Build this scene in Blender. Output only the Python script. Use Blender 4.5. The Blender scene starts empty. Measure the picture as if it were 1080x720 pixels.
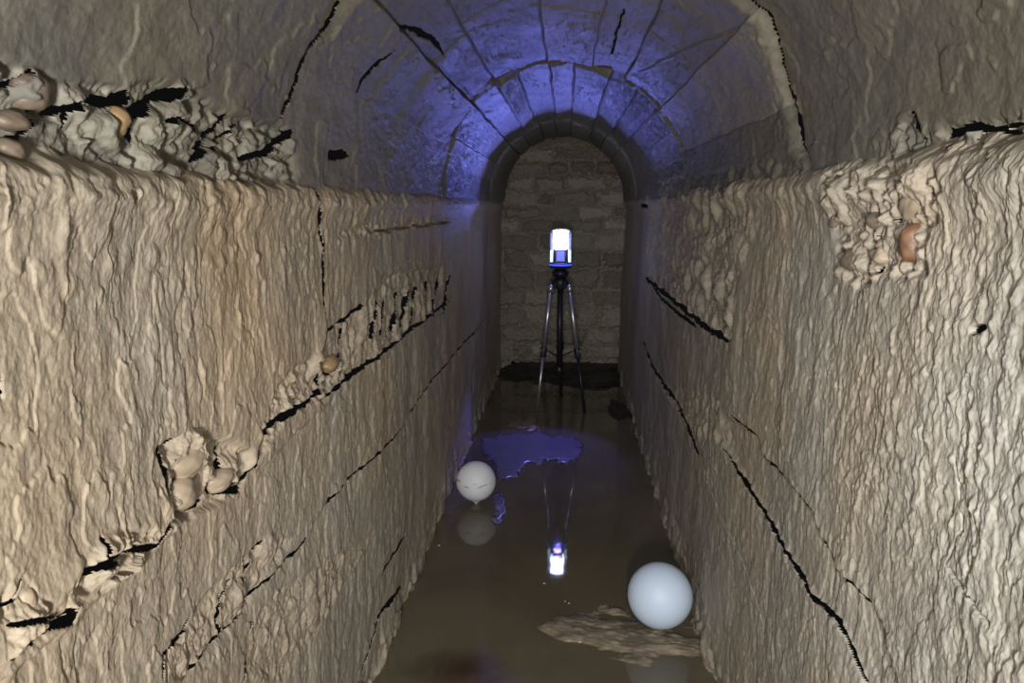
import bpy, bmesh, math, random
import numpy as np
from mathutils import Vector, Matrix, Euler

random.seed(7)
rng = np.random.default_rng(11)
sc = bpy.context.scene
col = sc.collection
PI = math.pi

# ------------------------------------------------------------------ camera
CAM = Vector((0.0, 0.0, 0.95)); F = 780.0; W, H = 1080, 720
VPX, VPY = 597, 217
pitch = math.atan((H/2 - VPY)/F)
yaw = math.atan((VPX - W/2)/F*math.cos(pitch))
cam_d = bpy.data.cameras.new('camera'); cam_d.sensor_width = 36; cam_d.lens = F*36/W
cam_d.clip_start = .02; cam_d.clip_end = 60
cam = bpy.data.objects.new('camera', cam_d); col.objects.link(cam)
cam.location = CAM; cam.rotation_euler = Euler((PI/2 - pitch, 0, yaw), 'XYZ')
sc.camera = cam
RM = np.array(cam.rotation_euler.to_matrix())

def ray(px, py):
    return RM @ np.array([(px - W/2)/F, -(py - H/2)/F, -1.0])
def on_height(px, py, h):
    d = ray(px, py); t = (h - CAM.z)/d[2]
    return Vector((d[0]*t, d[1]*t, h))
def at_depth(px, py, y):
    d = ray(px, py); t = y/d[1]
    return Vector((d[0]*t, y, CAM.z + d[2]*t))

# ------------------------------------------------------------------ tunnel section
def LX(z): return -(0.382 - 0.015*np.clip(z, 0, 1))
def RX(z): return 0.316 + 0.028*np.clip(z, 0, 1)
VC = (-0.010, 0.985); VA, VB = 0.362, 0.372            # vault centre and half axes
YB = 4.30                                              # end wall

def wall_uv(side, pts):
    out = []
    for px, py in pts:
        d = ray(px, py); z = .6
        for _ in range(12):
            X = LX(z) if side < 0 else RX(z)
            t = X/d[0]; z = CAM.z + d[2]*t
        out.append((d[1]*t, z))
    return out
def vault_uv(pts):
    out = []
    for px, py in pts:
        d = ray(px, py); ox, oz = -VC[0], CAM.z - VC[1]
        a = (d[0]/VA)**2 + (d[2]/VB)**2; b = 2*(ox*d[0]/VA**2 + oz*d[2]/VB**2); c = (ox/VA)**2 + (oz/VB)**2 - 1
        t = (-b + math.sqrt(b*b - 4*a*c))/(2*a)
        th = math.atan2((oz + t*d[2])/VB, (ox + t*d[0])/VA)
        if th < -PI/2: th += 2*PI
        out.append((d[1]*t, th))
    return out

# ------------------------------------------------------------------ numpy noise
def _hash(ix, iy, s):
    n = (ix.astype(np.int64)*374761393 + iy.astype(np.int64)*668265263 + s*1442695041) & 0xffffffff
    n = ((n ^ (n >> 13))*1274126177) & 0xffffffff
    n = ((n ^ (n >> 16))*2246822519) & 0xffffffff
    return ((n ^ (n >> 15)) & 0xffffff)/float(0xffffff)
def vnoise(x, y, s=0):
    x, y = np.broadcast_arrays(np.asarray(x, float), np.asarray(y, float))
    ix = np.floor(x); iy = np.floor(y); fx = x - ix; fy = y - iy
    ux = fx*fx*fx*(fx*(fx*6-15)+10); uy = fy*fy*fy*(fy*(fy*6-15)+10)
    def g(cx, cy, dx, dy):
        a = _hash(cx, cy, s)*2*PI
        return np.cos(a)*dx + np.sin(a)*dy
    a = g(ix, iy, fx, fy); b = g(ix+1, iy, fx-1, fy); c = g(ix, iy+1, fx, fy-1); d = g(ix+1, iy+1, fx-1, fy-1)
    return ((a*(1-ux)+b*ux)*(1-uy)+(c*(1-ux)+d*ux)*uy)*.75
def fbm(x, y, o=4, s=0, g=.5):
    r = 0; a = 1
    for k in range(o):
        r = r + a*vnoise(x*2**k + 13.7*k, y*2**k - 7.1*k, s+k); a *= g
    return r
def voronoi(x, y, s=0):
    ix = np.floor(x); iy = np.floor(y)
    f1 = np.full(x.shape, 9.0); f2 = np.full(x.shape, 9.0); cid = np.zeros(x.shape)
    for dx in (-1, 0, 1):
        for dy in (-1, 0, 1):
            cx = ix+dx; cy = iy+dy
            qx = cx + .15 + .7*_hash(cx, cy, s+1); qy = cy + .15 + .7*_hash(cx, cy, s+2)
            d = np.hypot(x-qx, y-qy); m = d < f1
            f2 = np.where(m, f1, np.minimum(f2, d)); cid = np.where(m, _hash(cx, cy, s+3), cid); f1 = np.where(m, d, f1)
    return f1, f2, cid
def sstep(a, b, x):
    t = np.clip((x-a)/(b-a), 0, 1); return t*t*(3-2*t)
def blur(m, n):
    for ax in (0, 1):
        for _ in range(2):
            k = np.ones(2*n+1)/(2*n+1)
            p = np.pad(m, [(n, n) if a == ax else (0, 0) for a in (0, 1)], mode='edge')
            c = np.cumsum(p, axis=ax); z = np.zeros_like(np.take(c, [0], axis=ax))
            c = np.concatenate([z, c], axis=ax)
            L = m.shape[ax]
            m = (np.take(c, range(2*n+1, 2*n+1+L), axis=ax) - np.take(c, range(0, L), axis=ax))/(2*n+1)
    return m

class Sheet:
    """a regular grid in surface coordinates (U along the tunnel, V across), with its relief D and tone T"""
    def __init__(s, us, vs, jit=.004, seed=0, vscale=1.0):
        s.us = us; s.vs = vs; s.k = vscale
        s.U, s.V = np.meshgrid(us, vs*vscale, indexing='ij')       # both metric
        s.D = np.zeros_like(s.U); s.T = np.zeros_like(s.U); s.R = np.zeros_like(s.U); s.C = np.zeros(s.U.shape, bool)
        s.WU = s.U + jit*fbm(s.U*45, s.V*45, 3, seed+50); s.WV = s.V + jit*fbm(s.U*45, s.V*45, 3, seed+70)
        s.WU += jit*1.2*fbm(s.U*14, s.V*14, 2, seed+90); s.WV += jit*1.2*fbm(s.U*14, s.V*14, 2, seed+95)
        s.CU = s.U + .3*(s.WU-s.U) + .004*fbm(s.U*25, s.V*25, 2, seed+97); s.CV = s.V + .3*(s.WV-s.V) + .004*fbm(s.U*25, s.V*25, 2, seed+98)
        s.seed = seed
    def crack(s, pts, w=.003, depth=.014, lip=0.0, lipw=.02, raise_=0.0, lens=False, grow=None):
        pts = [(u, v*s.k) for u, v in pts]
        if grow: w0, w1 = grow
        us = [p[0] for p in pts]; vs = [p[1] for p in pts]; mg = max(.03, lipw*2.2)
        i0, i1 = np.searchsorted(s.us, [min(us)-mg, max(us)+mg]); j0, j1 = np.searchsorted(s.vs*s.k, [min(vs)-mg, max(vs)+mg])
        if i1 <= i0 or j1 <= j0: return
        U = s.CU[i0:i1, j0:j1]; V = s.CV[i0:i1, j0:j1]
        best = np.full(U.shape, 9.0); side = np.zeros(U.shape); par = np.zeros(U.shape)
        L = len(pts) - 1
        for q in range(L):
            (a, b), (c, d) = pts[q], pts[q+1]; ex, ey = c-a, d-b; ll = ex*ex+ey*ey + 1e-12
            t = np.clip(((U-a)*ex + (V-b)*ey)/ll, 0, 1)
            dd = np.hypot(U-a-t*ex, V-b-t*ey); m = dd < best
            best = np.where(m, dd, best); side = np.where(m, np.sign(ex*(V-b)-ey*(U-a)), side); par = np.where(m, (q+t)/L, par)
        ww = .92*w*np.clip(.40+.70*U, .65, 1.7)*(.62 + 1.2*np.abs(fbm(U*22, V*22, 3, s.seed+5)+.22))*sstep(0, .08, par)**.5*(1-sstep(.93, 1, par))**.5 + 1e-5
        if lens: ww = ww*np.sin(PI*np.clip(par, .03, .97))
        g = 1 - sstep(.55, 1.15, best/ww)
        if depth >= .010:      # an open fissure: bevelled lips, then the wall is really parted
            s.D[i0:i1, j0:j1] -= .0025*g; s.C[i0:i1, j0:j1] |= best < ww*.8
        else: s.D[i0:i1, j0:j1] -= depth*1.6*g
        if lip: s.D[i0:i1, j0:j1] -= .6*lip*np.exp(-(best/lipw)**2)*(side < 0)
        if raise_: s.D[i0:i1, j0:j1] += raise_*np.exp(-(best/(lipw))**2)*(side > 0)*(1-g)
    def mask(s, poly, soft=2):
        P = [(u, v*s.k) for u, v in poly]; U, V = s.WU, s.WV; ins = np.zeros(U.shape, bool); n = len(P)
        for i in range(n):
            x0, y0 = P[i]; x1, y1 = P[(i+1) % n]
            if abs(y1-y0) < 1e-9: continue
            ins ^= ((y0 > V) != (y1 > V)) & (U < (x1-x0)*(V-y0)/(y1-y0)+x0)
        return blur(ins.astype(float), soft)
    def rubble(s, poly, cell=.02, dep=.006, hgt=.008, stretch=1.0, tone=0.5, soft=2, seed=3):
        m = s.mask(poly, soft)
        wx = .5*fbm(s.U/cell*.6, s.V/cell*.6, 2, s.seed+seed+1); wy = .5*fbm(s.U/cell*.6, s.V/cell*.6, 2, s.seed+seed+2)
        f1, f2, cid = voronoi(s.WU/cell/1.35+wx, s.WV/cell/stretch/1.35+wy, s.seed+seed)
        g1, g2, cj = voronoi(s.WU/cell*1.7+wx, s.WV/cell/stretch*1.7-wy, s.seed+seed+7)
        big = cid > .52
        b = np.where(big, (1-sstep(.12, .60, f1))*(.5+.7*cid), .55*(1-sstep(.05, .5, g1))*(cj > .35)*(.3+cj))
        cid = np.where(big, cid, cj*.7)
        b2 = fbm(s.U/cell*1.6, s.V/cell*1.6, 5, s.seed+8, .6)
        s.D += m*(-dep + .8*hgt*b + hgt*.55*b2); s.T = np.maximum(s.T, m*tone*cid); s.R = np.maximum(s.R, m)
        return m
    def hole(s, u, v, ru, rv, depth, ang=0, p=2.0):
        v = v*s.k; c, sn = math.cos(ang), math.sin(ang)
        du, dv = s.WU-u, s.WV-v
        q = (np.abs((du*c+dv*sn)/ru)**p + np.abs((-du*sn+dv*c)/rv)**p)
        s.D -= .007*(1-sstep(.6, 1.3, q))
        if depth >= .010: s.C |= q < .8

def link_mesh(name, co, faces, mats=(), parent=None, smooth=True, attrs=None, kind=None):
    me = bpy.data.meshes.new(name)
    co = np.asarray(co, dtype=np.float32); faces = np.asarray(faces, dtype=np.int32)
    me.vertices.add(len(co)); me.vertices.foreach_set('co', co.ravel())
    me.loops.add(faces.size); me.loops.foreach_set('vertex_index', faces.ravel())
    me.polygons.add(len(faces)); me.polygons.foreach_set('loop_start', np.arange(0, faces.size, faces.shape[1], dtype=np.int32))
    me.polygons.foreach_set('loop_total', np.full(len(faces), faces.shape[1], dtype=np.int32))
    me.update(calc_edges=True)
    me.polygons.foreach_set('use_smooth', np.full(len(faces), smooth))
    for k, a in (attrs or {}).items():
        at = me.attributes.new(k, 'FLOAT', 'POINT'); at.data.foreach_set('value', np.asarray(a, dtype=np.float32).ravel())
    for m in mats: me.materials.append(m)
    o = bpy.data.objects.new(name, me); col.objects.link(o)
    if parent: o.parent = parent
    if kind: o['kind'] = kind
    return o
def parted(S, f):
    c = S.C.ravel()[f]; return f[~(c.sum(axis=1) >= 2)]
def grid_faces(nu, nv, flip=False):
    i = np.arange(nu-1)[:, None]*nv + np.arange(nv-1)[None, :]
    f = np.stack([i, i+nv, i+nv+1, i+1], -1).reshape(-1, 4)
    return f[:, ::-1] if flip else f

# ------------------------------------------------------------------ materials
def nt(name):
    m = bpy.data.materials.new(name); m.use_nodes = True; t = m.node_tree; t.nodes.clear()
    out = t.nodes.new('ShaderNodeOutputMaterial'); b = t.nodes.new('ShaderNodeBsdfPrincipled'); t.links.new(b.outputs[0], out.inputs[0])
    return m, t, b
def N(t, kind, **kw):
    n = t.nodes.new(kind)
    for k, v in kw.items():
        if k in n.inputs.keys(): n.inputs[k].default_value = v
        else: setattr(n, k, v)
    return n
def ramp(t, fac, stops):
    r = t.nodes.new('ShaderNodeValToRGB'); e = r.color_ramp.elements
    while len(e) < len(stops): e.new(.5)
    for q, (p, c) in zip(e, stops): q.position = p; q.color = (*c, 1)
    t.links.new(fac, r.inputs[0]); return r.outputs[0]
def mixc(t, fac, a, b, mode='MIX'):
    m = t.nodes.new('ShaderNodeMix'); m.data_type = 'RGBA'; m.blend_type = mode
    for sock, v in ((m.inputs[0], fac), (m.inputs[6], a), (m.inputs[7], b)):
        if hasattr(v, 'is_output'): t.links.new(v, sock)
        else: sock.default_value = v if not isinstance(v, tuple) else (*v, 1)
    return m.outputs[2]
def simple(name, c, rough=.5, metal=0, spec=.5, emis=None, est=0, noise=0.0, nscale=40, coat=0):
    m, t, b = nt(name)
    b.inputs['Base Color'].default_value = (*c, 1); b.inputs['Roughness'].default_value = rough; b.inputs['Metallic'].default_value = metal
    b.inputs['Specular IOR Level'].default_value = spec; b.inputs['Coat Weight'].default_value = coat
    if noise:
        tc = N(t, 'ShaderNodeTexCoord'); n = N(t, 'ShaderNodeTexNoise', Scale=nscale, Detail=5); t.links.new(tc.outputs['Object'], n.inputs['Vector'])
        t.links.new(ramp(t, n.outputs[0], [(.3, tuple(x*(1-noise) for x in c)), (.7, tuple(min(1, x*(1+noise*.6)) for x in c))]), b.inputs['Base Color'])
        bp = N(t, 'ShaderNodeBump', Strength=.25, Distance=.001); t.links.new(n.outputs[0], bp.inputs['Height']); t.links.new(bp.outputs[0], b.inputs['Normal'])
    if emis: b.inputs['Emission Color'].default_value = (*emis, 1); b.inputs['Emission Strength'].default_value = est
    return m

def plaster(name, base, grey, stone_a, stone_b, rough=.62, streak=(60, 60, 9), blotch=6, bump=.5, spec=.35):
    """lime plaster: slow blotches, run marks down the wall, grit; attribute 'tone' mixes in bare rubble colours"""
    m, t, b = nt(name)
    tc = N(t, 'ShaderNodeTexCoord')
    n1 = N(t, 'ShaderNodeTexNoise', Scale=blotch, Detail=6, Roughness=.6); t.links.new(tc.outputs['Object'], n1.inputs['Vector'])
    mp = N(t, 'ShaderNodeMapping'); mp.inputs['Scale'].default_value = streak; t.links.new(tc.outputs['Object'], mp.inputs['Vector'])
    n2 = N(t, 'ShaderNodeTexNoise', Scale=1, Detail=8, Roughness=.65, Distortion=.6); t.links.new(mp.outputs[0], n2.inputs['Vector'])
    n3 = N(t, 'ShaderNodeTexNoise', Scale=190, Detail=6, Roughness=.72); t.links.new(tc.outputs['Object'], n3.inputs['Vector'])
    c1 = ramp(t, n1.outputs[0], [(.34, grey), (.62, base)])
    dk = tuple(x*.62 for x in base); lt = tuple(min(1, x*1.28) for x in base)
    c2 = ramp(t, n2.outputs[0], [(.3, dk), (.5, base), (.72, lt)])
    c = mixc(t, .5, c1, c2)
    c3 = ramp(t, n3.outputs[0], [(.3, (.72, .70, .66)), (.6, (1, 1, 1))]); c = mixc(t, .55, c, c3, 'MULTIPLY')
    n4 = N(t, 'ShaderNodeTexNoise', Scale=2.2, Detail=4); t.links.new(tc.outputs['Object'], n4.inputs['Vector'])
    c = mixc(t, .5, c, ramp(t, n4.outputs[0], [(.36, (1.0, .86, .68)), (.6, (.86, .92, 1.0))]), 'MULTIPLY')
    at = N(t, 'ShaderNodeAttribute', attribute_name='tone'); st = ramp(t, at.outputs['Fac'], [(.0, base), (.25, stone_a), (.6, stone_b), (.95, stone_a)])
    msk = N(t, 'ShaderNodeAttribute', attribute_name='bare'); mm = N(t, 'ShaderNodeMath', operation='MULTIPLY'); mm.inputs[1].default_value = .6; t.links.new(msk.outputs['Fac'], mm.inputs[0])
    c = mixc(t, mm.outputs[0], c, mixc(t, .5, st, c3, 'MULTIPLY'))
    t.links.new(c, b.inputs['Base Color'])
    b1 = N(t, 'ShaderNodeBump', Strength=bump, Distance=.0010); t.links.new(n2.outputs[0], b1.inputs['Height'])
    b2 = N(t, 'ShaderNodeBump', Strength=bump, Distance=.0022); t.links.new(n3.outputs[0], b2.inputs['Height']); t.links.new(b1.outputs[0], b2.inputs['Normal'])
    t.links.new(b2.outputs[0], b.inputs['Normal'])
    b.inputs['Specular IOR Level'].default_value = spec
    rr = N(t, 'ShaderNodeMapRange'); rr.inputs['To Min'].default_value = rough-.15; rr.inputs['To Max'].default_value = rough+.2; t.links.new(n1.outputs[0], rr.inputs['Value']); t.links.new(rr.outputs[0], b.inputs['Roughness'])
    return m

M_left = plaster('lime_plaster_left', (.50, .425, .33), (.40, .365, .31), (.42, .34, .26), (.52, .45, .35))
M_right = plaster('lime_plaster_right', (.42, .372, .305), (.34, .325, .295), (.42, .34, .26), (.50, .43, .34))
M_vault = plaster('vault_stone', (.215, .20, .165), (.155, .155, .14), (.11, .11, .10), (.40, .38, .32), rough=.55, streak=(40, 40, 12), bump=.45)  # per-slab stone tones, contrast widened so dark ones stand in for unlit slabs
M_back = plaster('end_wall_masonry', (.30, .265, .21), (.25, .225, .19), (.17, .145, .11), (.58, .52, .41), streak=(30, 30, 40), blotch=9)
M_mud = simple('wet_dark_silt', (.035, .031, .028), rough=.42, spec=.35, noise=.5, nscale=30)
M_mudl = simple('wet_tan_silt', (.23, .185, .13), rough=.33, spec=.5, noise=.55, nscale=26)
M_cob_r = simple('red_brown_cobble', (.21, .11, .065), rough=.5, noise=.3, nscale=60)
M_cob_y = simple('ochre_cobble', (.36, .25, .13), rough=.5, noise=.3, nscale=60)
M_cob_g = simple('grey_brown_cobble', (.19, .15, .115), rough=.5, noise=.35, nscale=60)
M_cob_p = simple('pale_cobble', (.42, .34, .25), rough=.55, noise=.25, nscale=50)

# ------------------------------------------------------------------ grids along the tunnel
def along(y0, y1, k=.0023, mn=.0009, mx=.012):
    out = [y0]
    while out[-1] < y1:
        y = out[-1]; out.append(y + min(mx, max(mn, k*y*y)) if y > .40 else y + (.004 if y > .25 else .02))
    return np.array(out)
UA = along(-1.3, YB + .03)

# ================================================================== LEFT WALL
def common_relief(S, seed, amp=1.0):
    U, V = S.U, S.V
    S.D += .010*fbm(U*3, V*3, 3, seed)*amp
    zone = sstep(-.15, .25, fbm(U*4, V*3, 3, seed+21))                  # rough and smooth areas alternate
    wv = .6*fbm(U*8, V*8, 2, seed+2)
    S.D += .0016*fbm(U*26+wv, V*6, 4, seed+11)*amp*(.4+zone)
    S.D += .0021*np.maximum(fbm(U*60+wv*2, V*16, 6, seed+17, .62), 0)*amp*(.10+1.2*zone)   # run marks
    S.D += .0010*fbm(U*120, V*70, 3, seed+41)*amp
    S.D += .0026*fbm(U*34, V*26, 6, seed+44, .62)*amp
    q = fbm(U*9, V*4, 5, seed+31); S.D += .0016*sstep(.05, .065, q) + .0014*sstep(-.16, -.15, q)

ZT_L = 0.992
VL = np.linspace(-.08, ZT_L, 940)
SL = Sheet(UA, VL, jit=.006, seed=100)
common_relief(SL, 100)
wl = lambda p: wall_uv(-1, p)
# top moulding: rounded swell with grit
sw = SL.V
SL.D += .010*np.exp(-((sw-.955)/.022)**2)*(1+.6*fbm(SL.U*16, SL.V*30, 5, 5, .6))
SL.D -= .022*sstep(.972, .992, sw + .012*fbm(SL.U*20, SL.V*20, 3, 9))
f1, f2, cid = voronoi(SL.WU*34, SL.WV*34, 77)
band = sstep(.86, .90, sw)*(cid > .55)
SL.D += .0028*band*(1-sstep(.05, .5, f1)); SL.T = np.maximum(SL.T, band*(f1 < .35)*cid*.8)
# lower courses sit a little further back
SL.D -= .006*(1-sstep(.632, .640, SL.WV + .02*vnoise(SL.U*4, SL.U*0, 3)))*sstep(.3, 1.5, 2-SL.U)
# rubble patches shown where plaster fell
SL.rubble(wl([(0, 625), (60, 640), (110, 560), (170, 560), (160, 585), (95, 630), (45, 668), (0, 705)]), cell=.040, dep=.006, hgt=.016, tone=.8)
SL.rubble(wl([(165, 470), (200, 455), (236, 462), (262, 478), (262, 508), (232, 530), (205, 548), (180, 550), (176, 500)]), cell=.055, dep=.012, hgt=.022, tone=.8)
SL.rubble(wl([(270, 455), (300, 395), (338, 372), (372, 385), (345, 420), (300, 440), (275, 480)]), cell=.04, dep=.006, hgt=.014, tone=.6)
SL.rubble(wl([(343, 350), (385, 322), (405, 290), (470, 280), (478, 316), (420, 360), (378, 392), (345, 415)]), cell=.045, dep=.008, hgt=.012, stretch=2.6, tone=.5)
SL.rubble(wl([(175, 718), (182, 680), (215, 640), (245, 600), (285, 560), (312, 570), (280, 615), (255, 660), (215, 695), (200, 720)]), cell=.035, dep=.004, hgt=.009, stretch=1.4, tone=.5)
SL.rubble(wl([(260, 715), (268, 660), (300, 620), (350, 590), (395, 560), (350, 640), (300, 720)]), cell=.035, dep=.002, hgt=.007, stretch=2.2, tone=.4)
SL.rubble(wl([(355, 240), (430, 232), (472, 226), (474, 238), (420, 244), (355, 250)]), cell=.03, dep=.004, hgt=.009, tone=.4)
ck = lambda pts, **k: SL.crack(wl(pts), **k)
ck([(0, 700), (22, 680), (50, 662), (75, 650), (83, 630), (82, 610), (100, 596), (135, 578), (160, 578), (172, 560), (186, 540), (215, 532), (222, 512), (255, 515), (270, 485), (275, 456), (300, 436), (325, 425), (340, 412), (334, 382), (342, 352)], w=.0082, depth=.024, lip=.002, lipw=.02, raise_=.004)
ck([(82, 612), (100, 592), (103, 563)], w=.003, depth=.018)
ck([(186, 540), (177, 525), (175, 500), (167, 475), (187, 460)], w=.0042, depth=.022)
ck([(222, 512), (236, 498), (237, 470)], w=.0028, depth=.015)
ck([(342, 352), (341, 300), (339, 262), (336, 240), (330, 205), (322, 180)], w=.0045, depth=.016)
ck([(342, 352), (358, 342), (382, 322)], w=.006, depth=.022)
ck([(0, 640), (14, 628), (20, 610)], w=.003, depth=.015)
ck([(0, 660), (24, 655), (44, 655), (70, 642)], w=.003, depth=.014)
ck([(345, 395), (356, 390), (362, 372), (366, 345)], w=.006, depth=.02)
for x in (392, 402, 414, 424, 434, 446, 458, 468):
    y0 = 330 - .35*(x-392); ck([(x, y0+28), (x+2, y0+8), (x+6, y0-14)], w=.006, depth=.020)
ck([(343, 420), (376, 394), (417, 362), (440, 343), (476, 317)], w=.004, depth=.014, lip=.004)
ck([(388, 244), (405, 243), (440, 238), (476, 234)], w=.003, depth=.008)
ck([(195, 718), (220, 690), (236, 670), (255, 655), (266, 632), (290, 607), (320, 575), (348, 529), (372, 503), (422, 455), (454, 403), (491, 361), (509, 340), (517, 318)], w=.0042, depth=.018, lip=.006, lipw=.03)
ck([(266, 632), (260, 610), (268, 585), (280, 568)], w=.0028, depth=.012)
ck([(236, 670), (232, 642), (246, 610)], w=.0028, depth=.012)
ck([(172, 718), (175, 690), (200, 665), (207, 650)], w=.003, depth=.013)
ck([(262, 718), (262, 690), (272, 655)], w=.003, depth=.012)
ck([(382, 712), (388, 688), (399, 650), (412, 630), (424, 618)], w=.006, depth=.018)
ck([(400, 606), (410, 590), (428, 560)], w=.004, depth=.01)
SL.hole(*wl([(132, 204)])[0], .0085, .0055, .006)
SL.hole(*wl([(1, 405)])[0], .003, .008, .010)
# ragged foot of the wall at the water
SL.D += .012*sstep(.10, .0, SL.V)*fbm(SL.U*14, SL.V*18, 3, 61) + .008*sstep(.14, 0., SL.V)*sstep(.0, .05, fbm(SL.U*9, SL.V*9, 3, 66))
fade = sstep(.02, .3, SL.U+.35)
SL.D *= .4+.6*fade
X = LX(SL.V) + SL.D
wall_left = link_mesh('wall_left', np.stack([X, SL.U, SL.V], -1).reshape(-1, 3), parted(SL, grid_faces(*X.shape, flip=False)), [M_left], attrs={'tone': SL.T, 'bare': SL.R}, kind='structure')

# ================================================================== RIGHT WALL
ZT_R = 1.012
VR = np.linspace(-.08, ZT_R, 940)
SR = Sheet(UA, VR, jit=.006, seed=300)
common_relief(SR, 300, 1.05)
wr = lambda p: wall_uv(1, p)
sw = SR.V
SR.D += .012*np.exp(-((sw-.972)/.024)**2)*(1+.7*fbm(SR.U*22, SR.V*30, 3, 5))
SR.D -= .020*sstep(.992, 1.012, sw + .012*fbm(SR.U*20, SR.V*20, 3, 9))
# grainy upper zone: coarse sand and pebbles
f1, f2, cid = voronoi(SR.WU*75, SR.WV*48, 21)
g = sstep(.52, .66, sw)*sstep(1.1, .6, SR.U)
SR.D += .0022*g*(1-sstep(.05, .55, f1))*(cid > .55) + .0040*g*np.maximum(0, fbm(SR.U*55, SR.V*30, 5, 23, .62))
f1, f2, cid = voronoi(SR.WU*40, SR.WV*18, 25)
SR.D += .0030*np.maximum(0, fbm(SR.U*50, SR.V*18, 5, 27, .65))*sstep(1.4, .7, SR.U)*sstep(-.25, .15, fbm(SR.U*6, SR.V*4, 2, 88))
rb = lambda poly, **k: SR.rubble(wr(poly), **k)
rb([(684, 205), (720, 192), (795, 186), (800, 240), (778, 300), (775, 358), (745, 345), (712, 318), (682, 292)], cell=.060, dep=.004, hgt=.014, tone=.8)
rb([(872, 180), (900, 172), (1000, 172), (1010, 200), (985, 250), (985, 290), (935, 292), (905, 305), (880, 290), (878, 240)], cell=.036, dep=.007, hgt=.015, tone=.9)
rb([(985, 150), (1080, 128), (1080, 148), (1000, 170)], cell=.02, dep=.004, hgt=.010, tone=.6)
rb([(690, 400), (760, 420), (775, 470), (735, 465), (720, 440)], cell=.05, dep=.003, hgt=.008, stretch=1.6, tone=.4)
ck = lambda pts, **k: SR.crack(wr(pts), **k)
mb = SR.mask(wr([(770, 440), (795, 458), (804, 484), (832, 508), (857, 538), (867, 568), (887, 603), (912, 633), (927, 663), (938, 698), (950, 740), (915, 740), (902, 690), (888, 655), (866, 635), (846, 605), (826, 575), (806, 542), (788, 510), (766, 465)]), 3)
SR.D -= .008*mb
SR.D[:] = np.where(mb > .5, SR.D*.85, SR.D)
ck([(772, 437), (792, 455), (802, 480), (830, 505), (855, 535), (865, 565), (885, 600), (910, 630), (925, 660), (935, 695), (947, 728)], w=.0030, depth=.012)
ck([(765, 470), (787, 510), (805, 542), (825, 575), (845, 605), (865, 635), (887, 655), (900, 690), (912, 722)], w=.0030, depth=.010)
ck([(1000, 597), (1030, 635), (1052, 662)], w=.0022, depth=.008)
ck([(1010, 480), (1016, 560), (1000, 597)], w=.0018, depth=.005)
ck([(680, 292), (695, 305), (712, 318), (745, 346), (772, 360)], w=.007, depth=.024, lip=.005)
ck([(688, 302), (705, 322), (735, 345)], w=.005, depth=.014)
ck([(678, 355), (690, 390), (712, 420), (728, 455), (738, 480)], w=.007, depth=.012)
ck([(740, 480), (760, 540), (790, 610), (805, 660)], w=.002, depth=.005)
ck([(992, 158), (1000, 140), (1025, 136), (1050, 141), (1080, 133)], w=.0030, depth=.016)
SR.hole(*wr([(681, 217)])[0], .11, .009, .06, p=6)
for (x, y, ru, rv, d, a) in [(945, 233, .006, .003, .018, .3), (925, 251, .005, .003, .015, .5), (960, 288, .006, .003, .016, .2), (926, 287, .006, .005, .012, 0), (1038, 348, .010, .004, .014, -.3),
                            (1050, 176, .012, .004, .008, -.6), (937, 186, .008, .004, .007, -.4), (991, 206, .009, .005, .010, -.6), (883, 408, .007, .006, .008, 0), (1000, 545, .004, .006, .008, 0), (886, 536, .004, .005, .007, 0)]:
    SR.hole(*wr([(x, y)])[0], ru, rv, d, a)
SR.D += .012*sstep(.10, .0, SR.V)*fbm(SR.U*14, SR.V*18, 3, 161) + .008*sstep(.14, 0., SR.V)*sstep(.0, .05, fbm(SR.U*9, SR.V*9, 3, 166))
SR.D *= .4+.6*sstep(.02, .3, SR.U+.35)
X = RX(SR.V) - SR.D
wall_right = link_mesh('wall_right', np.stack([X, SR.U, SR.V], -1).reshape(-1, 3), parted(SR, grid_faces(*X.shape, flip=True)), [M_right], attrs={'tone': SR.T, 'bare': SR.R}, kind='structure')

# ================================================================== VAULT
RAD = .367
UV_ = along(-1.3, YB+.03, k=.0026, mn=.0011, mx=.010)
TH = np.linspace(-.03, PI+.03, 760)
SV = Sheet(UV_, TH, jit=.006, seed=500, vscale=RAD)
U, T = SV.U, SV.V/RAD
SV.D += .009*fbm(U*3, SV.V*4, 3, 500)
SV.D += .0040*fbm(U*12, SV.V*20, 6, 511, .6) + .0014*np.maximum(0, fbm(U*50, SV.V*70, 3, 517))
q = fbm(U*7, SV.V*9, 4, 531); SV.D += .0022*sstep(.05, .08, q)
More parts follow.
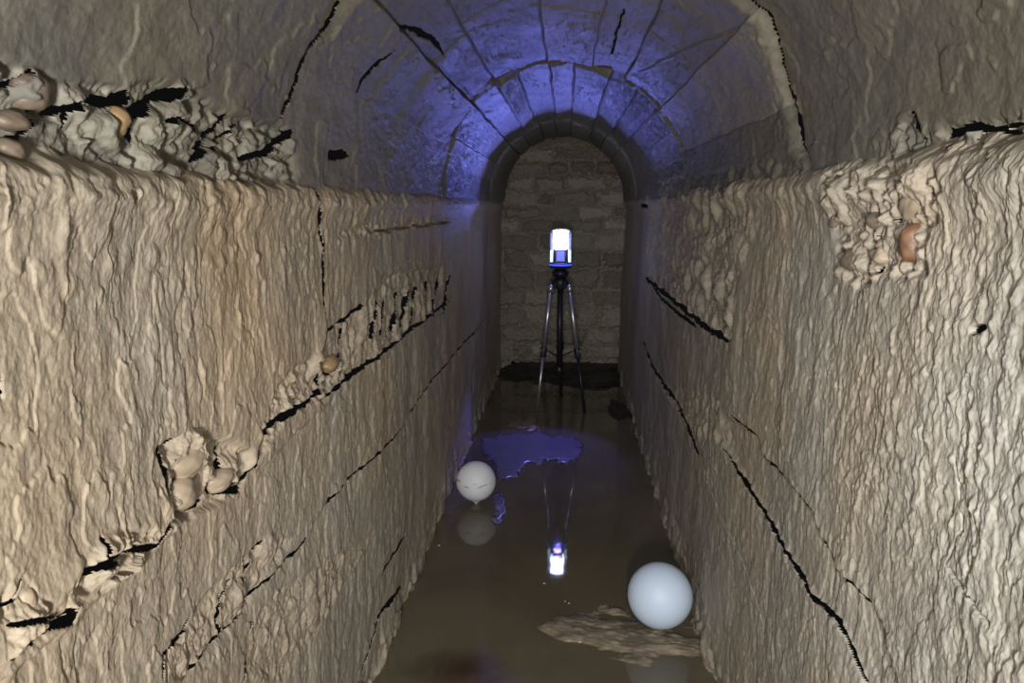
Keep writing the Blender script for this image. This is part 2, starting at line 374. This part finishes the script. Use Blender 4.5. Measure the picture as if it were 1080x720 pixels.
# the arch rings: each further ring stands proud of the one before it
_c = sorted([(th, u) for u, th in vault_uv([(357, -6), (340, 30), (320, 55), (310, 85), (294, 127), (296, 150), (786, -10), (795, 0), (812, 15), (825, 50), (832, 90), (842, 125), (846, 155), (856, 172)])])
j1 = np.interp(T, [c[0] for c in _c], [c[1] for c in _c])            # joint 1 follows the first crack round the arch
j2 = 2.16 + .03*vnoise(T*5, T*0, 4) + .03*(T-1.5)
j3 = 3.55 + .015*vnoise(T*6, T*0, 5)
s1 = sstep(.004, .024, U-j1); s2 = sstep(-.005, .005, U-j2); s3 = sstep(-.006, .006, U-j3)
SV.D += .009*s1*sstep(1.9, 1.2, T) + .007*s2 + .013*s3
def ring(lo, hi, a0, n, seed, amp, gap, lb=0, ctrf=1.0):
    """voussoir slabs round the arch: each slab a plane of its own, slightly tipped, an open joint between"""
    cuts = np.sort(np.concatenate([[0], (np.arange(1, n) + .32*(rng.random(n-1)-.5))/n, [1]]))*PI
    TT = T + .03*vnoise(U*5, T*3, seed) 
    idx = np.clip(np.searchsorted(cuts, TT.ravel())-1, 0, n-1).reshape(T.shape)
    h = rng.random(n); tl = rng.random(n)-.5; tu = rng.random(n)-.5
    c0 = cuts[idx]; c1 = cuts[idx+1]; w = (TT-c0)/(c1-c0)
    m = (U > lo) & (U <= hi); ctr = sstep(.45, .95, T)*sstep(2.75, 2.35, T)*(.35+.65*ctrf) + (1-ctrf)*.0
    m2 = m if not lb else m
    d = amp*h[idx] + amp*1.3*tl[idx]*(w-.5)*2 + amp*tu[idx]*(U-lo)/2.0
    e = np.minimum(w, 1-w)*(c1-c0)*RAD
    d = d*(.25+.75*ctr) - ctr*gap*2.4*(1-sstep(gap*.35, gap, e))
    # cross joints within the slabs
    for k in range(n):
        for uc in (float(np.mean(lo)) + (.35+.4*rng.random())*1.2,):
            sel = (idx == k); d -= ctr*sel*.006*(1-sstep(.0015, .005, np.abs(SV.WU-uc)))
    d = d*sstep(.0, .035, U-lo) if not np.isscalar(lo) else d
    SV.D[:] = np.where(m2, SV.D+d, SV.D); SV.T[:] = np.where(m2, h[idx], SV.T); SV.R[:] = np.where(m2, .55, SV.R)
S1 = 1.25
ring(j1, 2.16, 0, 9, 601, .016, .0026)
ring(2.16, 3.55, 0, 13, 602, .018, .0040)
ring(3.55, 9, 0, 13, 603, .006, .005)
# deep open joints between the rings
def ringjoint(uc, a, b, w, d):
    g = (1-sstep(.5, 1.1, np.abs(SV.WU-uc)/w))*sstep(a-.05, a+.05, T)*sstep(b+.05, b-.05, T); SV.D[:] -= d*g
ringjoint(j2-.004, 1.2, 2.2, .005, .014); ringjoint(j3-.006, .1, 3.0, .006, .010); ringjoint(j2-.004, .1, 1.2, .003, .008); ringjoint(j2-.004, 2.2, 3.0, .004, .010)
vk = lambda pts, **k: SV.crack([(u, th) for u, th in vault_uv(pts)], **k)
vk([(357, -6), (340, 30), (320, 55), (310, 85), (294, 127)], w=.0022, depth=.022, lip=-.004)
vk([(786, -10), (795, 0), (812, 15), (825, 50), (832, 90), (842, 125), (846, 155), (856, 172)], w=.0025, depth=.020)
m = SV.mask(vault_uv([(800, 0), (812, 16), (826, 50), (833, 90), (843, 125), (847, 158), (820, 160), (818, 110), (812, 60), (802, 25)]), 3)
SV.D += m*(.004*fbm(U*60, SV.V*60, 3, 700)-.001) ; SV.R = np.maximum(SV.R, m*.8); SV.T = np.maximum(SV.T, m*.6)
vk([(372, 106), (378, 84), (396, 62), (412, 45)], w=.006, depth=.026, lens=True)
vk([(412, 25), (432, 30), (458, 42), (470, 60)], w=.006, depth=.020, lens=True)
vk([(662, 0), (655, 20), (648, 50)], w=.0022, depth=.014)
vk([(676, 70), (740, 40), (790, 22)], w=.002, depth=.002)
# broken band over the left springing
SV.rubble(vault_uv([(-20, 60), (60, 80), (120, 92), (195, 88), (240, 120), (300, 135), (312, 160), (312, 190), (-20, 200)]), cell=.030, dep=.010, hgt=.016, tone=.9)
for p, w in [([(-10, 94), (20, 90), (37, 74)], .005), ([(42, 116), (54, 108), (60, 88)], .006), ([(62, 122), (100, 104), (112, 110), (142, 101)], .0035), ([(106, 108), (124, 108), (142, 102)], .008),
             ([(145, 152), (145, 122), (170, 107), (197, 91)], .0085), ([(75, 140), (80, 118), (105, 104)], .003), ([(205, 172), (218, 150), (236, 132), (240, 120)], .005), ([(222, 168), (232, 150), (250, 130)], .003),
             ([(255, 168), (285, 160), (308, 138)], .007), ([(0, 152), (30, 145), (50, 128)], .004), ([(345, 163), (365, 163)], .007), ([(176, 128), (198, 122), (214, 138)], .0035)]:
    SV.crack(vault_uv(p), w=w, depth=.026)
SV.rubble(vault_uv([(940, 140), (960, 120), (980, 150), (1000, 132), (1090, 120), (1090, 170), (940, 190)]), cell=.028, dep=.006, hgt=.012, tone=.7)
for p, w in [([(990, 158), (998, 140), (1025, 134), (1050, 140), (1085, 130)], .005), ([(960, 172), (972, 160), (968, 130), (962, 118)], .003), ([(1030, 148), (1040, 138)], .004)]:
    SV.crack(vault_uv(p), w=w, depth=.016)
SV.rubble(vault_uv([(700, 190), (760, 180), (850, 160), (856, 180), (700, 212)]), cell=.035, dep=.004, hgt=.010, tone=.6)
r = 1 - SV.D/RAD
X = VC[0] + VA*np.cos(T)*r; Z = VC[1] + VB*np.sin(T)*r
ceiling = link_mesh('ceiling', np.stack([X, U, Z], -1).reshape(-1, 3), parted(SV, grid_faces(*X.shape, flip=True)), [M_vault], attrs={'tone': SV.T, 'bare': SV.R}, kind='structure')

# ================================================================== END WALL (coursed rubble masonry)
xs = np.linspace(-.46, .44, 460); zs = np.linspace(-.1, 1.45, 760)
SB = Sheet(xs, zs, jit=.022, seed=800)
rows = [-.1, .06, .15, .25, .37, .47, .59, .69, .80, .875, .95, 1.03, 1.12, 1.20, 1.28, 1.37, 1.46]
ri = np.clip(np.searchsorted(rows, (SB.WV + .012*vnoise(SB.U*3, SB.V*2, 3)).ravel())-1, 0, len(rows)-2).reshape(SB.U.shape)
ra = np.array(rows)
VW = SB.WV + .012*vnoise(SB.U*3, SB.V*2, 3)
ev = np.minimum(VW-ra[ri], ra[ri+1]-VW)
eu = np.zeros_like(ev); hh = np.zeros_like(ev); tn = np.zeros_like(ev)
for k in range(len(rows)-1):
    cuts = [-.6]
    while cuts[-1] < .6: cuts.append(cuts[-1] + .10 + .20*random.random())
    cuts = np.array(cuts); cx = np.clip(np.searchsorted(cuts, SB.WU.ravel())-1, 0, len(cuts)-2).reshape(SB.U.shape)
    e = np.minimum(SB.WU-cuts[cx], cuts[cx+1]-SB.WU); hr = rng.random(len(cuts)); tr = rng.random(len(cuts))
    sel = ri == k; eu = np.where(sel, e, eu); hh = np.where(sel, hr[cx], hh); tn = np.where(sel, tr[cx], tn)
ed = np.minimum(ev, eu)
SB.D = .020*sstep(.001, .024, ed)*(.5+.8*hh) + .022*fbm(SB.U*14, SB.V*18, 5, 821) + .006*fbm(SB.U*60, SB.V*60, 3, 822)
SB.T = tn*sstep(.004, .012, ed) + .35*(1-sstep(.004, .012, ed)); SB.R = np.full(SB.U.shape, 1.0)
wall_back = link_mesh('wall_back', np.stack([SB.U, YB-SB.D, SB.V], -1).reshape(-1, 3), grid_faces(*SB.U.shape), [M_back], attrs={'tone': SB.T, 'bare': SB.R}, kind='structure')

# wall behind the photographer closes the chamber
xs = np.linspace(-.44, .42, 60); zs = np.linspace(-.1, 1.45, 90); A, B = np.meshgrid(xs, zs, indexing='ij')
link_mesh('wall_front', np.stack([A, -1.28+.02*fbm(A*8, B*8, 3, 5), B], -1).reshape(-1, 3), grid_faces(60, 90, flip=True), [M_back], attrs={'tone': A*0+.4, 'bare': A*0+.5}, kind='structure')
# silt bed under the water
xs = np.linspace(-.44, .42, 60); ys = np.linspace(-1.3, YB+.02, 300); A, B = np.meshgrid(xs, ys, indexing='ij')
floor = link_mesh('floor', np.stack([A, B, -.07+.012*fbm(A*6, B*6, 3, 15)], -1).reshape(-1, 3), grid_faces(60, 300), [M_mud], kind='structure')

# ================================================================== WATER
mw, t, b = nt('murky_brown_water')
tc = N(t, 'ShaderNodeTexCoord')
n1 = N(t, 'ShaderNodeTexNoise', Scale=2.6, Detail=4, Roughness=.6, Distortion=.5); t.links.new(tc.outputs['Object'], n1.inputs['Vector'])
base_w = ramp(t, n1.outputs[0], [(.32, (.105, .088, .058)), (.68, (.150, .125, .082))])
_p = on_height(490, 705, 0)                                             # reddish sediment cloud near the camera
_m = N(t, 'ShaderNodeMapping'); _m.inputs['Location'].default_value = (-_p.x*4.2, -_p.y*6.5, 0); _m.inputs['Scale'].default_value = (4.2, 6.5, 1); t.links.new(tc.outputs['Object'], _m.inputs['Vector'])
_l = N(t, 'ShaderNodeVectorMath', operation='LENGTH'); t.links.new(_m.outputs[0], _l.inputs[0])
_a = N(t, 'ShaderNodeMath', operation='MULTIPLY_ADD'); _a.inputs[1].default_value = .9; t.links.new(n1.outputs[0], _a.inputs[0]); t.links.new(_l.outputs['Value'], _a.inputs[2])
t.links.new(mixc(t, ramp(t, _a.outputs[0], [(.45, (.9, .9, .9)), (1.25, (0, 0, 0))]), base_w, (.052, .026, .018)), b.inputs['Base Color'])
b.inputs['Roughness'].default_value = .035; b.inputs['IOR'].default_value = 1.45
n2 = N(t, 'ShaderNodeTexNoise', Scale=9, Detail=2); t.links.new(tc.outputs['Object'], n2.inputs['Vector'])
bp = N(t, 'ShaderNodeBump', Strength=.10, Distance=.004); t.links.new(n2.outputs[0], bp.inputs['Height']); t.links.new(bp.outputs[0], b.inputs['Normal'])
A, B = np.meshgrid(np.linspace(-.41, .36, 40), np.linspace(-1.3, YB+.01, 200), indexing='ij')
water = link_mesh('water', np.stack([A, B, A*0], -1).reshape(-1, 3), grid_faces(40, 200), [mw])
water['label'] = 'still murky brown water covering the tunnel floor'; water['category'] = 'water'; water['kind'] = 'stuff'

# ================================================================== helpers for things
def tag(o, label, cat, group=None, kind=None):
    o['label'] = label; o['category'] = cat
    if group: o['group'] = group
    if kind: o['kind'] = kind
def empty(name, loc):
    o = bpy.data.objects.new(name, None); o.empty_display_size = .05; col.objects.link(o); o.location = loc; return o
def bm_obj(name, bm, mat, parent=None, smooth=True, bevel=0, loc=None):
    me = bpy.data.meshes.new(name); bmesh.ops.recalc_face_normals(bm, faces=bm.faces); bm.to_mesh(me); bm.free()
    for f in me.polygons: f.use_smooth = smooth
    for m in (mat if isinstance(mat, (list, tuple)) else [mat]): me.materials.append(m)
    o = bpy.data.objects.new(name, me); col.objects.link(o)
    if parent: o.parent = parent
    if loc: o.location = loc
    if bevel:
        md = o.modifiers.new('bevel', 'BEVEL'); md.width = bevel; md.segments = 3; md.limit_method = 'ANGLE'
    return o
def add_lathe(bm, prof, loc=(0, 0, 0), seg=32, M=None):
    rings = []
    for r, z in prof:
        ringv = []
        for k in range(seg):
            a = 2*PI*k/seg; v = Vector((r*math.cos(a), r*math.sin(a), z))
            if M: v = M @ v
            ringv.append(bm.verts.new(v + Vector(loc)))
        rings.append(ringv)
    for a, c in zip(rings, rings[1:]):
        for k in range(seg): bm.faces.new((a[k], a[(k+1) % seg], c[(k+1) % seg], c[k]))
    bm.faces.new(rings[0][::-1]); bm.faces.new(rings[-1])
def add_tube(bm, p0, p1, r0, r1=None, seg=16, prof=None):
    p0 = Vector(p0); p1 = Vector(p1); d = p1-p0; L = d.length; M = d.to_track_quat('Z', 'Y').to_matrix()
    add_lathe(bm, prof or [(r0, 0), (r1 if r1 is not None else r0, L)], p0, seg, M)
def add_box(bm, c, s, rot=None):
    r = bmesh.ops.create_cube(bm, size=1)
    for v in r['verts']:
        q = Vector((v.co.x*s[0], v.co.y*s[1], v.co.z*s[2]))
        if rot: q = rot @ q
        v.co = q + Vector(c)

# ------------------------------------------------------------------ cobbles set in the walls (parts of the wall)
def cobble(parent, side, px, py, ru, rv, rd, mat, label, seed, ang=0, sink=.25, vault=False):
    if vault:
        u, th = vault_uv([(px, py)])[0]; c = Vector((VC[0]+VA*math.cos(th), u, VC[1]+VB*math.sin(th))); nrm = Vector((-math.cos(th), 0, -math.sin(th)))
    else:
        u, z = wall_uv(side, [(px, py)])[0]; c = Vector(((LX(z) if side < 0 else RX(z)), u, z)); nrm = Vector((-side, 0, 0))
    bm = bmesh.new(); bmesh.ops.create_icosphere(bm, subdivisions=4, radius=1)
    rr = random.Random(seed); ph = [rr.random()*6 for _ in range(6)]
    for v in bm.verts:
        x, y, z = v.co; k = 1 + .10*math.sin(3*x+ph[0])*math.sin(2*y+ph[1]) + .09*math.sin(4*z+ph[2]+x) + .03*math.sin(9*y+ph[3])*math.sin(8*z+ph[4])
        a = v.co*k
        yy = a.y*math.cos(ang) - a.z*math.sin(ang)*rv/ru; zz = a.z*math.cos(ang) + a.y*math.sin(ang)*ru/rv
        ax = nrm; ay = Vector((0, 1, 0)); az = ax.cross(ay)
        v.co = c + ax*(a.x*rd - rd*sink - .002) + ay*(yy*ru) + az*(zz*rv)*(1 if az.z > 0 else -1)
    o = bm_obj('embedded_cobble', bm, mat, parent); o['label'] = label
    return o
cobble(wall_right, 1, 962, 256, .012, .019, .012, M_cob_r, 'red-brown cobble', 1, sink=-.15)
cobble(wall_right, 1, 922, 232, .011, .010, .009, M_cob_g, 'grey-brown cobble', 2, sink=-.1)
cobble(wall_right, 1, 896, 274, .016, .014, .010, M_cob_g, 'grey-brown cobble', 3, sink=0)
cobble(wall_right, 1, 930, 270, .012, .011, .011, M_cob_p, 'pale cobble', 4, sink=0)
cobble(wall_right, 1, 967, 212, .030, .012, .014, M_cob_p, 'long pale cobble', 5, ang=-.5, sink=0)
cobble(wall_right, 1, 877, 234, .010, .009, .008, M_cob_g, 'grey-brown cobble', 6)
cobble(wall_right, 1, 909, 205, .010, .007, .007, M_cob_g, 'grey-brown cobble', 16)
cobble(wall_left, -1, 132, 204, .0085, .0055, .006, M_cob_r, 'small brown pebble', 7, sink=.2)
cobble(wall_left, -1, 351, 384, .026, .015, .012, M_cob_y, 'ochre cobble', 8)
cobble(wall_left, -1, 203, 485, .024, .022, .014, M_cob_p, 'pale cobble', 9)
cobble(wall_left, -1, 196, 522, .020, .016, .013, M_cob_p, 'pale cobble', 10)
cobble(wall_left, -1, 236, 506, .020, .012, .012, M_cob_p, 'pale cobble', 11)
cobble(wall_left, -1, 60, 632, .010, .012, .010, M_cob_p, 'pale cobble', 12)
cobble(wall_left, -1, 30, 636, .007, .012, .009, M_cob_p, 'pale cobble', 13)
cobble(ceiling, -1, 18, 160, .011, .009, .010, M_cob_g, 'grey-brown cobble', 14, vault=True, sink=.4)
cobble(ceiling, -1, 42, 98, .013, .012, .012, M_cob_g, 'grey cobble', 15, vault=True, sink=.5)
cobble(ceiling, -1, 130, 128, .012, .012, .012, M_cob_y, 'ochre cobble', 17, vault=True, sink=.5)
cobble(ceiling, -1, 20, 128, .012, .008, .010, M_cob_g, 'grey-brown cobble', 18, vault=True, sink=.4)

# ------------------------------------------------------------------ silt banks
def bank(name, cx, cy, rx, ry, h, seed, mat, label, cat, terr=.004, base=-.02, ang=0.0, n=150, rough=1.0):
    A, B = np.meshgrid(np.linspace(-1.25, 1.25, n), np.linspace(-1.25, 1.25, n), indexing='ij')
    r = np.hypot(A, B) + .55*fbm(A*1.7+seed, B*1.7, 4, seed)
    z = base + (h-base)*sstep(1.0, .25, r)
    z += rough*(.010*fbm(A*4, B*4, 4, seed+3)*sstep(1.1, .5, r))
    zz = z/terr; z = terr*(np.floor(zz) + sstep(.55, 1, zz-np.floor(zz)))*.8 + z*.2
    z += rough*.0025*fbm(A*16, B*16, 3, seed+9)
    c, s = math.cos(ang), math.sin(ang); X = A*rx; Y = B*ry
    XX = cx + X*c - Y*s; YY = cy + X*s + Y*c
    XX = np.clip(XX, -.39, .345); YY = np.minimum(YY, YB-.005)
    fc = grid_faces(n, n); fc = fc[(r.ravel()[fc] < 1.02).any(axis=1)]; used = np.unique(fc); re = np.zeros(n*n, int); re[used] = np.arange(len(used))
    o = link_mesh(name, np.stack([XX, YY, z], -1).reshape(-1, 3)[used], re[fc], [mat])
    tag(o, label, cat); return o
p = on_height(655, 667, 0)
bank('silt_bank', p.x-.0, p.y, .33, .165, .011, 31, M_mudl, 'low flaky tan silt bank under the nearer white sphere', 'mud', ang=-.10, n=260)
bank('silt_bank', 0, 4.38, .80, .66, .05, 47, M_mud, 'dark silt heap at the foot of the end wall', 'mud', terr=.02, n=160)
p = on_height(550, 452, 0)
bank('silt_bank', p.x, p.y+.06, .12, .17, .006, 53, M_mudl, 'flat shoal of silt beside the left wall near the tripod', 'mud', n=120, rough=.5)
p = on_height(648, 432, 0)
bank('silt_bank', p.x+.02, p.y, .09, .30, .014, 59, M_mud, 'low silt shoal against the right wall beyond the tripod', 'mud', n=120, rough=.6)

# film of scum that catches the blue light
mf, t, b = nt('slick_film'); b.inputs['Base Color'].default_value = (.13, .12, .17, 1); b.inputs['Roughness'].default_value = .30; b.inputs['Specular IOR Level'].default_value = .8
def film(poly, label, seed):
    P = [on_height(x, y, .0015) for x, y in poly]; bm = bmesh.new(); rr = random.Random(seed); pts = []
    for a, c in zip(P, P[1:]+P[:1]):
        for k in range(6):
            q = a.lerp(c, k/6); pts.append(q + Vector((rr.uniform(-.009, .009), rr.uniform(-.030, .030), 0)))
    vs = [bm.verts.new(q) for q in pts]; f = bm.faces.new(vs)
    bmesh.ops.triangulate(bm, faces=[f]); 
    for _ in range(3): bmesh.ops.subdivide_edges(bm, edges=[e for e in bm.edges if e.calc_length() > .02], cuts=1, use_grid_fill=False); bmesh.ops.triangulate(bm, faces=bm.faces)
    bm.verts.ensure_lookup_table(); co = np.array([v.co[:] for v in bm.verts])
    hz = .0034*fbm(co[:, 0]*24, co[:, 1]*10, 3, seed)
    for v, h in zip(bm.verts, hz): v.co.z += h
    o = bm_obj('floating_scum', bm, mf); md = o.modifiers.new('thickness', 'SOLIDIFY'); md.thickness = .0012
    tag(o, label, 'scum'); return o
film([(508, 463), (545, 456), (600, 459), (614, 468), (612, 484), (596, 488), (575, 485), (552, 492), (545, 503), (527, 506), (522, 490), (510, 478)], 'thin grey scum film lit blue on the water before the tripod', 3)
film([(519, 520), (529, 522), (532, 540), (527, 552), (520, 548), (522, 534)], 'small scrap of scum film right of the farther sphere', 4)

# ------------------------------------------------------------------ reference spheres
def sphere_target(px, py, dia, label, mat, marks=None, nub=.012):
    d = ray(px, py); zc = nub + dia/2; t_ = (zc-CAM.z)/d[2]; c = Vector((d[0]*t_, d[1]*t_, zc))
    root = empty('reference_sphere', (c.x, c.y, 0)); tag(root, label, 'sphere', 'white scanning spheres in the water')
    bm = bmesh.new(); bmesh.ops.create_uvsphere(bm, u_segments=64, v_segments=40, radius=dia/2)
    for v in bm.verts: v.co.z += zc
    bm_obj('ball', bm, mat, root)
    bm = bmesh.new()
    add_lathe(bm, [(.003, -.012), (.006, .002), (.013, nub*.7), (.021, nub+.004), (.022, nub+.008), (.010, nub+.010)], seg=32)
    bm_obj('mounting_foot', bm, M_foot, root)['label'] = 'pale conical foot'
    return root, c
M_foot = simple('foot_plastic', (.75, .72, .66), rough=.4)
def sphere_mat(name, c, dirt):
    m, t, b = nt(name); tc = N(t, 'ShaderNodeTexCoord'); b.inputs['Roughness'].default_value = .5
    n = N(t, 'ShaderNodeTexNoise', Scale=14, Detail=5); t.links.new(tc.outputs['Object'], n.inputs['Vector'])
    cc = ramp(t, n.outputs[0], [(.35, tuple(x*(1-dirt) for x in c)), (.62, c)])
    if dirt > .1:      # mud streaks: a smeared line round the middle and scuffs above it
        mp = N(t, 'ShaderNodeMapping'); mp.inputs['Scale'].default_value = (18, 18, 90); t.links.new(tc.outputs['Object'], mp.inputs['Vector'])
        n2 = N(t, 'ShaderNodeTexNoise', Scale=1, Detail=4, Distortion=.4); t.links.new(mp.outputs[0], n2.inputs['Vector'])
        sep = N(t, 'ShaderNodeSeparateXYZ'); t.links.new(tc.outputs['Object'], sep.inputs[0])
        g = ramp(t, sep.outputs['Z'], [(.066, (0, 0, 0)), (.080, (.9,)*3), (.086, (.7,)*3), (.115, (.0,)*3)])
        s_ = ramp(t, n2.outputs[0], [(.54, (0, 0, 0)), (.60, (1, 1, 1))])
        f = mixc(t, 1.0, g, s_, 'MULTIPLY'); cc = mixc(t, f, cc, (.16, .16, .20))
    t.links.new(cc, b.inputs['Base Color']); return m
sphere_target(696, 627.5, .145, 'larger clean white sphere on the silt bank by the right wall', sphere_mat('sphere_clean', (.68, .81, 1.0), .02))
sphere_target(502, 507, .128, 'smaller mud-marked white sphere standing in water by the left wall', sphere_mat('sphere_scuffed', (.93, .94, 1.0), .12))

# ------------------------------------------------------------------ tripod
SX, SY = -.022, 3.42
M_alu = simple('brushed_aluminium', (.62, .62, .66), rough=.32, metal=.85)
M_blk = simple('black_plastic', (.016, .016, .022), rough=.38)
M_rub = simple('black_rubber', (.02, .02, .02), rough=.8)
HZ = .615
tri = empty('tripod', (SX, SY, 0)); tag(tri, 'silver and black surveying tripod standing in the water before the end wall', 'tripod')
def rel(v): return Vector(v) - Vector((SX, SY, 0))
bm = bmesh.new(); add_lathe(bm, [(.012, HZ-.045), (.030, HZ-.040), (.034, HZ-.018), (.034, HZ-.004), (.026, HZ+.004), (.018, HZ+.012)], seg=32)
for a in (90, 225, 315):
    add_box(bm, (.034*math.cos(math.radians(a)), .034*math.sin(math.radians(a)), HZ-.022), (.020, .026, .030), Matrix.Rotation(math.radians(a), 3, 'Z'))
bm_obj('hub', bm, M_blk, tri, smooth=False, bevel=.002)
bm = bmesh.new(); add_lathe(bm, [(.013, HZ-.42), (.013, HZ-.03)], seg=24); cc_ = bm_obj('centre_column', bm, M_blk, tri)
bm = bmesh.new(); add_lathe(bm, [(.012, HZ-.445), (.017, HZ-.44), (.017, HZ-.415), (.013, HZ-.41)], seg=24); bm_obj('column_collar', bm, M_blk, tri)
feet = [(-.128, 3.375), (.104, 3.36), (-.012, 3.66)]
for fx, fy in feet:
    foot = rel((fx, fy, -.035)); d0 = Vector((foot.x, foot.y, 0)).normalized(); top = Vector((d0.x*.046, d0.y*.046, HZ-.028))
    q = lambda k: top.lerp(foot, k)
    bm = bmesh.new(); add_tube(bm, q(.0), q(.50), .0115, .0110); leg = bm_obj('leg', bm, M_alu, tri)
    bm = bmesh.new(); add_tube(bm, q(-.01), q(.05), .0155, .0135); bm_obj('leg_shoulder', bm, M_alu if fy < 3.5 else M_blk, leg)
    bm = bmesh.new(); add_tube(bm, q(.46), q(.53), .0150, .0145); add_box(bm, q(.495)+d0*.014, (.012, .012, .03)); bm_obj('leg_lock', bm, M_blk, leg, bevel=.001)
    bm = bmesh.new(); add_tube(bm, q(.50), q(.97), .0075, .0070); bm_obj('lower_tube', bm, M_alu if fx < -.05 else M_blk, leg)
    bm = bmesh.new(); add_tube(bm, q(.95), q(1.0), .010, .004); bm_obj('foot_tip', bm, M_rub, leg)
    # brace from the column to the leg
    bm = bmesh.new(); add_tube(bm, (d0.x*.01, d0.y*.01, HZ-.36), q(.47), .0035); bm_obj('brace', bm, M_blk, tri)

# ------------------------------------------------------------------ laser scanner on the tripod
M_shell = simple('scanner_grey_shell', (.62, .64, .72), rough=.35)
M_navy = simple('scanner_navy_plastic', (.03, .04, .14), rough=.3)
M_lamp = simple('scanner_lit_window', (.9, .92, 1), rough=.4, emis=(.80, .86, 1.0), est=14)
M_led = simple('scanner_blue_light', (.1, .1, .4), rough=.3, emis=(.06, .10, .9), est=1.2)
M_cyan = simple('scanner_pale_light', (.4, .6, .8), rough=.3, emis=(.45, .75, 1.0), est=2.2)
B0 = HZ + .012
scn = empty('laser_scanner', (SX, SY, B0)); tag(scn, 'small glowing blue-white laser scanner mounted on the tripod', 'scanner')
bm = bmesh.new(); add_lathe(bm, [(.022, 0), (.034, .004), (.038, .014), (.038, .026), (.030, .030), (.026, .040)], seg=40); bm_obj('mount', bm, M_blk, scn)
bm = bmesh.new(); add_lathe(bm, [(.036, .040), (.047, .044), (.050, .052), (.050, .062), (.046, .068)], seg=48); bm_obj('base_ring', bm, M_navy, scn)
bm = bmesh.new(); add_lathe(bm, [(.0505, .054), (.0515, .056), (.0515, .059), (.0505, .061)], seg=48); bm_obj('status_ring', bm, M_led, scn)
bm = bmesh.new(); add_box(bm, (0, 0, .098), (.050, .062, .060)); bm_obj('motor_block', bm, M_navy, scn, False, .004)
bm = bmesh.new(); add_box(bm, (0, -.033, .098), (.034, .004, .044)); bm_obj('display', bm, M_led, scn, False, .001)
for s_ in (-1, 1):
    bm = bmesh.new(); add_box(bm, (s_*.041, 0, .137), (.017, .074, .140)); u_ = bm_obj('side_arm', bm, M_shell, scn, False, .006)
    bm = bmesh.new(); add_box(bm, (s_*.041, -.038, .098), (.011, .004, .052)); bm_obj('side_light', bm, M_cyan, u_, False, .001)
bm = bmesh.new()
for k in range(13):
    a = PI*k/12; 
    if k: add_tube(bm, (.041*math.cos(pa), 0, .206+.010*math.sin(pa)), (.041*math.cos(a), 0, .206+.010*math.sin(a)), .007, seg=12)
    pa = a
bm_obj('top_bridge', bm, M_shell, scn)
bm = bmesh.new(); add_box(bm, (0, -.002, .166), (.060, .058, .074)); bm_obj('lit_window', bm, M_lamp, scn, False, .004)

# ------------------------------------------------------------------ bits floating on the water
M_fleck = simple('foam', (.8, .78, .74), rough=.6)
for i, (x, y, s_) in enumerate([(574, 615, .0022), (600, 636, .0018), (596, 634, .0014), (463, 575, .0022), (566, 478, .003), (552, 492, .003)]):
    p = on_height(x, y, .001); bm = bmesh.new(); bmesh.ops.create_icosphere(bm, subdivisions=2, radius=s_)
    for v in bm.verts: v.co.z *= .5; v.co.x *= 1.4
    o = bm_obj('foam_fleck', bm, M_fleck, loc=p); 
    tag(o, ['white foam fleck on open water nearest the mirrored scanner', 'white foam fleck on open water left of the nearer sphere', 'tiny foam fleck beside another left of the nearer sphere', 'white fleck at the foot of the left wall', 'white fleck on the blue-lit scum film', 'white fleck at the left tip of the scum film'][i], 'foam', 'foam flecks on the water')

# ------------------------------------------------------------------ light
def lamp(name, kind, loc, energy, color, **k):
    l = bpy.data.lights.new(name, kind); l.energy = energy; l.color = color
    for a, v in k.items(): setattr(l, a, v)
    o = bpy.data.objects.new(name, l); col.objects.link(o); o.location = loc; return o
def aim(o, tgt): o.rotation_euler = (Vector(tgt)-o.location).to_track_quat('-Z', 'Y').to_euler()
o = lamp('hand_torch', 'SPOT', (-.02, -.40, .82), 72, (1.0, .965, .90), spot_size=math.radians(128), spot_blend=1.0, shadow_soft_size=.06); aim(o, (0, 3, .74))
o = lamp('sphere_fill_spot', 'SPOT', (.03, -.12, 1.10), 36, (.90, .95, 1.0), spot_size=math.radians(60), spot_blend=.9, shadow_soft_size=.03); aim(o, (.12, 1.9, .14))  # added cool spot near the camera, narrowed and aimed to brighten the spheres
o = lamp('scanner_beam', 'SPOT', (SX, SY-.09, HZ+.20), 27, (.17, .20, 1.0), spot_size=math.radians(88), spot_blend=.9, shadow_soft_size=.015); aim(o, (-.15, 2.78, 1.34))
o = lamp('scanner_down_light', 'SPOT', (SX, SY-.09, HZ+.06), 14, (.16, .14, 1.0), spot_size=math.radians(50), spot_blend=.5, shadow_soft_size=.02); aim(o, (-.11, 2.75, 0))
o = lamp('scanner_glow', 'POINT', (SX, SY-.08, HZ+.17), .35, (.28, .30, 1.0), shadow_soft_size=.02)
w = bpy.data.worlds.new('world'); sc.world = w; w.use_nodes = True; w.node_tree.nodes['Background'].inputs[0].default_value = (.02, .02, .022, 1); w.node_tree.nodes['Background'].inputs[1].default_value = .2

sc.view_settings.view_transform = 'Standard'; sc.view_settings.look = 'None'; sc.view_settings.gamma = 1; sc.view_settings.use_curve_mapping = False
sc.view_settings.exposure = 0.0
